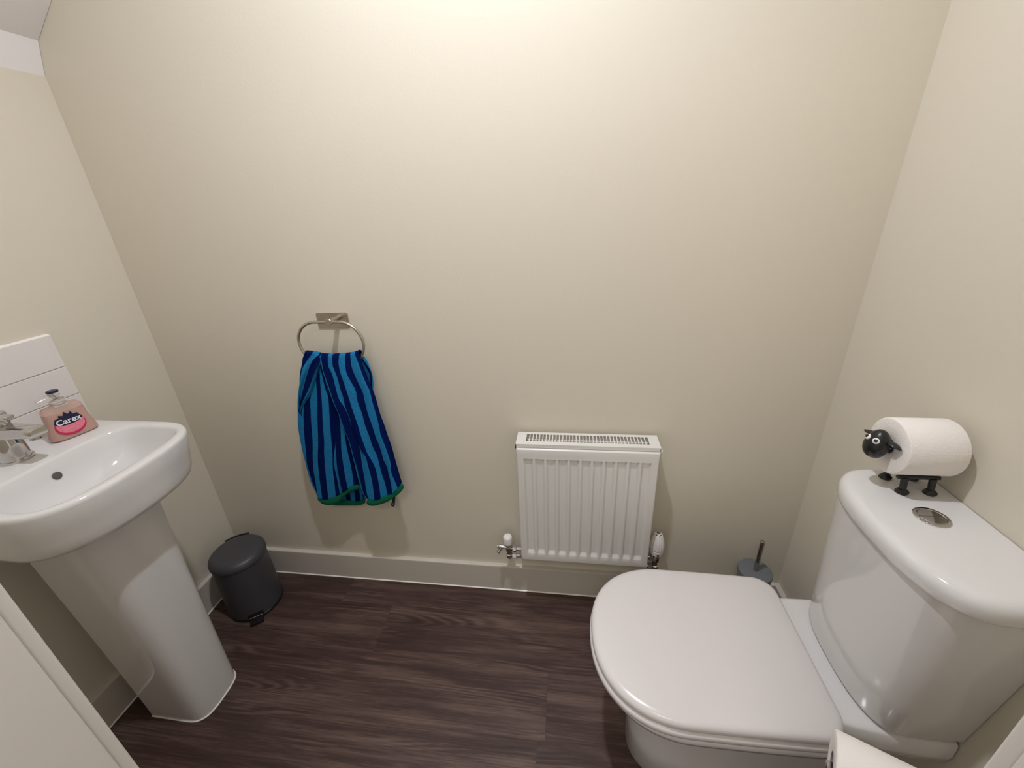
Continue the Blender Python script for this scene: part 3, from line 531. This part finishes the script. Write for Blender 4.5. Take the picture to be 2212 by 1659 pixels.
for k in range(3):
    a0 = k * 2 * PI / 3 + .55; arc = [a0 + 1.5 * i / 12 for i in range(13)]
    loft(bm, [[Vector((VX + r * math.cos(a), VY + r * math.sin(a), .2875 + z)) for r, z in ((.0062, .0558), (.0062, .0568), (.0088, .0576), (.0088, .0560))] for a in arc])
done(bm, 'top_slots', M['dark'], hd)

# ================================================================ TOILET
PY = -.441                      # centre line of the pan and lid
CYY = -.462                     # centre line of the cistern
t = thing('close_coupled_toilet', 'white close coupled toilet with closed lid against the right wall', 'toilet', (1.70, PY, 0))
def dring(xf, xb, hw, z, xm=None, ex=.88, bex=.30, n=56, cy=PY, xbr=.047):
    """D outline: elliptical front at xf, straight back at xb with rounded corners"""
    xm = xm if xm is not None else xf + .187; r = xbr; pts = []
    for i in range(n + 1):                                             # front, from -y side to +y side
        a = -PI / 2 + PI * i / n; pts.append(Vector((xm - (xm - xf) * sgp(math.cos(a), ex), cy + hw * sgp(math.sin(a), ex), z)))
    m = 8
    for i in range(1, m): pts.append(Vector((xm + (xb - r - xm) * i / m, cy + hw - .004 * (i / m) ** 2, z)))
    for i in range(11):
        a = PI / 2 * i / 10; pts.append(Vector((xb - r + r * math.sin(a), cy + hw - .004 - r * (1 - math.cos(a)), z)))
    for i in range(1, 12): pts.append(Vector((xb, cy + (hw - .004 - r) * (1 - 2 * i / 12), z)))
    for i in range(11):
        a = PI / 2 * (1 - i / 10); pts.append(Vector((xb - r + r * math.sin(a), cy - hw + .004 + r * (1 - math.cos(a)), z)))
    for i in range(m - 1, 0, -1): pts.append(Vector((xm + (xb - r - xm) * i / m, cy - hw + .004 * (i / m) ** 2, z)))
    return pts
LF, LB, LH = 1.372, 1.832, .185
bm = bmesh.new(); loft(bm, [dring(LF + .006, LB - .004, LH - .006, .3975), dring(LF + .001, LB - .001, LH - .001, .400), dring(LF, LB, LH, .404), dring(LF, LB, LH, .411), dring(LF + .002, LB - .001, LH - .002, .4155), dring(LF + .006, LB - .004, LH - .006, .4190), dring(LF + .013, LB - .009, LH - .013, .4208), dring(LF + .05, LB - .04, LH - .05, .4222), dring(LF + .12, LB - .09, LH - .10, .4226), dring(LF + .21, LB - .19, LH - .17, .4227, xm=LF + .22, xbr=.004)])
done(bm, 'lid', M['lid'], t, angle=75)
bm = bmesh.new(); loft(bm, [dring(LF + .008, LB - .01, LH - .008, .3735), dring(LF + .001, LB - .006, LH - .001, .3755), dring(LF - .0025, LB - .004, LH + .0025, .380), dring(LF - .003, LB - .004, LH + .003, .388), dring(LF - .002, LB - .004, LH + .002, .392), dring(LF + .002, LB - .006, LH - .002, .3955), dring(LF + .007, LB - .006, LH - .007, .3970)])
done(bm, 'seat', M['lid'], t, angle=75)
def pan(z, xf, hw, xb=None, ex=.9): return dring(xf, xb or (1.835 if z > .337 else 1.90 if z > .29 else 1.93), hw, z, xm=max(xf + .15, 1.57), ex=ex, xbr=.045 if z > .337 else .03)
bm = bmesh.new(); loft(bm, [pan(.0005, 1.478, .100), pan(.004, 1.474, .103), pan(.10, 1.474, .100), pan(.20, 1.466, .104), pan(.27, 1.455, .118), pan(.305, 1.444, .130), pan(.322, 1.430, .142), pan(.330, 1.414, .156), pan(.338, 1.394, .172), pan(.344, 1.384, .179), pan(.355, 1.379, .1815), pan(.366, 1.376, .182), pan(.3705, 1.379, .179), pan(.3722, 1.385, .173)])
bwl = done(bm, 'pan', M['cer'], t, angle=60)
# rear shelf under the cistern
def sh(z, k, dx=0): return [Vector((x, y, z)) for x, y in ((1.80, PY - .135 + k), (1.80, PY + .135 - k), (1.86, PY + .139 - k), (1.93, PY + .141 - k), (W - .004, PY + .141 - k), (W - .004, PY - .158 + k), (1.97, PY - .158 + k), (1.92, PY - .154 + k), (1.86, PY - .147 + k))]
bm = bmesh.new(); loft(bm, [sh(.312, .05), sh(.322, .024), sh(.338, .006), sh(.365, 0), sh(.396, .001), sh(.4005, .005), sh(.402, .012)]); done(bm, 'rear_shelf', M['cer'], t, angle=50)
bm = bmesh.new(); lathe(bm, (1.815, PY + .075, .4005), (0, 0, 1), [(0, .011), (.006, .011), (.008, .009)]); done(bm, 'hinge', M['chrome'], t)
bm = bmesh.new(); lathe(bm, (1.815, PY - .075, .4005), (0, 0, 1), [(0, .011), (.006, .011), (.008, .009)]); done(bm, 'hinge', M['chrome'], t)
# cistern: bowed front, slightly narrower at the foot
def cring(z, fx, hw, k=0, cy=CYY, n=60, xc=1.935, ex=.74, xb=W - .002):
    pts = []
    for i in range(n + 1):
        a = -PI / 2 + PI * i / n; pts.append(Vector((xc - (xc - fx - k) * sgp(math.cos(a), ex), cy + (hw - k) * sgp(math.sin(a), ex), z)))
    for i in range(1, 9): pts.append(Vector((xc + (xb - xc) * i / 8, cy + (hw - k) * (1 - .0 * i), z)))
    for i in range(1, 12): pts.append(Vector((xb, cy + (hw - k) * (1 - 2 * i / 12), z)))
    for i in range(8, 0, -1): pts.append(Vector((xc + (xb - xc) * i / 8, cy - (hw - k), z)))
    return pts
def cz(z): k = (z - .405) / .355; return 1.868 - .024 * k, .139 + .022 * k, -.458 - .010 * k
rings = []
for z, k in ((.4035, .012), (.405, .006), (.408, .002), (.414, 0), (.50, 0), (.60, 0), (.70, 0), (.762, 0)):
    fx, hw, cy = cz(z); rings.append(cring(z, fx, hw, k, cy))
bm = bmesh.new(); loft(bm, rings); done(bm, 'cistern', M['cer'], t, angle=50)
lf, lh, lc = 1.838, .168, -.474
bm = bmesh.new(); loft(bm, [cring(.7625, lf, lh, .004, lc), cring(.764, lf, lh, .001, lc), cring(.767, lf, lh, 0, lc), cring(.782, lf, lh, 0, lc), cring(.789, lf, lh, .002, lc), cring(.7945, lf, lh, .006, lc), cring(.798, lf, lh, .012, lc), cring(.7995, lf, lh, .019, lc), cring(.800, lf, lh, .03, lc)])
cl = done(bm, 'cistern_lid', M['cer'], t, angle=70)
FX, FY = 1.940, -.461
bm = bmesh.new(); lathe(bm, (FX, FY, .7998), (0, 0, 1), [(0, .0255), (.0015, .0258), (.0025, .0248), (.0028, .0205), (.0015, .0195)], 56, cap1=True); fb = done(bm, 'flush_button', M['chrome'], cl)
bm = bmesh.new()
def half(a0, a1, r): return [Vector((FX + r * math.cos(a0 + (a1 - a0) * i / 24), FY + r * math.sin(a0 + (a1 - a0) * i / 24), 0)) for i in range(25)]
for sg in (1, -1):
    def hp(k, z): return [Vector((FX + .0190 * k * math.cos(a), FY + sg * (.0006 + (.0184 * k) * math.sin(a)), z)) for a in [.02 + (PI - .04) * i / 32 for i in range(33)]]
    loft(bm, [hp(1, .8010), hp(1, .8022), hp(.975, .8026)])
done(bm, 'flush_plates', M['chrome'], cl)

# ================================================================ SHEEP ROLL HOLDER
SHX0, SHX1, SHY, SHZ, SR = 1.903, 1.998, -.370, .888, .0525
t = thing('sheep_roll_holder', 'black sheep shaped toilet roll holder standing on the cistern lid', 'toilet roll holder', (1.95, SHY, .80))
bm = bmesh.new()
for x in (1.937, 1.984):
    for s in (-1, 1): pass
for s in (-1, 1): rod(bm, (1.925, SHY + s * .016, .8305), (1.996, SHY + s * .016, .8305), .0040)
for x in (1.937, 1.984): rod(bm, (x, SHY - .018, .8305), (x, SHY + .018, .8305), .0038)
done(bm, 'body_frame', M['sheep'], t)
for x in (1.937, 1.984):
    for s in (-1, 1):
        bm = bmesh.new(); rod(bm, (x, SHY + s * .018, .8300), (x, SHY + s * .0225, .806), .0060, .0052)
        lathe(bm, (x, SHY + s * .0228, .8003), (-.25, 0, 1), [(0, .0100), (.0015, .0108), (.005, .0088), (.009, .0050)], 24); done(bm, 'leg', M['sheep'], t)
bm = bmesh.new(); rod(bm, (1.896, SHY, SHZ), (1.999, SHY, SHZ), .0050); done(bm, 'roll_rod', M['sheep'], t)
bm = bmesh.new(); rod(bm, (1.990, SHY, .8305), (2.003, SHY, .8305), .004); rod(bm, (2.003, SHY, .829), (2.003, SHY, SHZ + .004), .004); rod(bm, (2.003, SHY, SHZ), (1.998, SHY, SHZ), .005); done(bm, 'rear_upright', M['sheep'], t)
hc = Vector((1.8825, SHY - .001, .892))
Rh = Matrix.Rotation(math.radians(13), 3, 'Z') @ Matrix.Rotation(math.radians(8), 3, 'Y')
bm = bmesh.new(); nu, nv = 36, 22; rings = []
for j in range(1, nv):
    a = PI * j / nv - PI / 2; q = math.sin(a); rr = math.cos(a) * (.0198 - .0022 * q)
    rings.append([hc + Rh @ Vector((rr * .93 * math.cos(2 * PI * i / nu), rr * math.sin(2 * PI * i / nu),   .0288 * q)) for i in range(nu)])
loft(bm, rings); hd = done(bm, 'head', M['sheep'], t)
for s in (-1, 1):
    bm = bmesh.new(); e0 = hc + Rh @ Vector((.004, s * .0125, .0130)); dd = (Rh @ Vector((.10, s * .95, -.16))).normalized()
    d, u, v = frame(dd); rings = []
    for k in range(9):
        q = k / 8; r = .0078 * (math.sin(PI * (q * .86 + .12)) ** .8); rings.append([e0 + dd * (.026 * q) + u * r * math.cos(2 * PI * i / 20) + v * r * .42 * math.sin(2 * PI * i / 20) for i in range(20)])
    loft(bm, rings); done(bm, 'ear', M['sheep'], hd)
    ec = hc + Rh @ Vector((-.0148, s * .0080, .0098)); dn = (Rh @ Vector((-.80, s * .40, .42))).normalized()
    bm = bmesh.new(); lathe(bm, ec - dn * .001, dn, [(0, .0056), (.0022, .0054), (.0034, .0040), (.0039, .0018)], 28); ey = done(bm, 'eye', M['white'], hd)
    bm = bmesh.new(); lathe(bm, ec + dn * .0026, dn, [(0, .0031), (.0014, .0029), (.0018, .0016)], 20); done(bm, 'pupil', M['dark'], ey)
# paper roll helper
def roll(name, a, b, r, rc, parent=None):
    a, b = Vector(a), Vector(b); L = (b - a).length; bm = bmesh.new(); e = .003
    lathe(bm, a, b - a, [(L * .02, rc), (.0004, rc), (0, rc + .001), (0, r - e), (.0009, r - e * .35), (e, r), (L - e, r), (L - .0009, r - e * .35), (L, r - e), (L, rc + .001), (L - .0004, rc), (L * .98, rc)], 72, cap0=False, cap1=False)
    return bm
t = thing('toilet_roll', 'full white toilet roll forming the body of the black sheep on the cistern', 'toilet roll', ((SHX0 + SHX1) / 2, SHY, SHZ - SR), 'toilet rolls')
done(roll('paper', (SHX0, SHY, SHZ), (SHX1, SHY, SHZ), SR, .0150), 'paper', M['paper'], t, angle=50)
bm = bmesh.new(); lathe(bm, (SHX0 + .0005, SHY, SHZ), (1, 0, 0), [(0, .0138), (0, .0149), (.094, .0149), (.094, .0138), (0, .0138)], 40, cap0=False, cap1=False); done(bm, 'cardboard_tube', M['card'], t)

# ================================================================ TOILET BRUSH
QX, QY = 1.890, -.090
t = thing('toilet_brush', 'grey round toilet brush holder with steel handle in the corner behind the toilet', 'toilet brush', (QX, QY, 0))
bm = bmesh.new(); lathe(bm, (QX, QY, 0), (0, 0, 1), [(0, .043), (.003, .046), (.24, .046), (.246, .044)], 56); done(bm, 'holder', M['brush'], t)
bm = bmesh.new(); lathe(bm, (QX, QY, .2465), (0, 0, 1), [(0, .0465), (.0015, .0478), (.010, .0478), (.0125, .0465), (.0135, .04), (.0138, .01)], 56); done(bm, 'lid', M['brush'], t)
bm = bmesh.new(); rod(bm, (QX, QY, .2598), (QX, QY, .377), .0066, n=32); done(bm, 'handle', mat('dark_polished_steel', (.45, .41, .38), .12, metal=1), t)

# ================================================================ FREE-STANDING ROLL ON ITS STAND (bottom right)
ra = Vector((.880, -.469, .070)).normalized(); r0 = Vector((1.708, -.722, .5410)); rl = .10; r1 = r0 + ra * rl
pole = r1 + ra * .020
t = thing('toilet_roll_stand', 'chrome toilet roll stand on the floor in front of the cistern', 'toilet roll holder', (pole.x, pole.y, 0))
bm = bmesh.new(); lathe(bm, (pole.x, pole.y, 0), (0, 0, 1), [(0, .070), (.002, .072), (.008, .072), (.010, .070), (.012, .012)], 56); done(bm, 'base', M['chrome'], t)
bm = bmesh.new(); rod(bm, (pole.x, pole.y, .011), (pole.x, pole.y, .640), .0075); done(bm, 'pole', M['chrome'], t)
bm = bmesh.new(); rod(bm, pole, r0 - ra * .006, .0060); done(bm, 'arm', M['chrome'], t)
t = thing('toilet_roll', 'white toilet roll on the chrome stand beside the toilet, cut off by the photo edge', 'toilet roll', (r0.x, r0.y, .491), 'toilet rolls')
done(roll('paper', r0, r1, .050, .0205), 'paper', M['paper'], t, angle=50)
bm = bmesh.new(); lathe(bm, r0 + ra * .0005, ra, [(0, .0193), (0, .0204), (.099, .0204), (.099, .0193), (0, .0193)], 40, cap0=False, cap1=False); done(bm, 'cardboard_tube', M['card'], t)
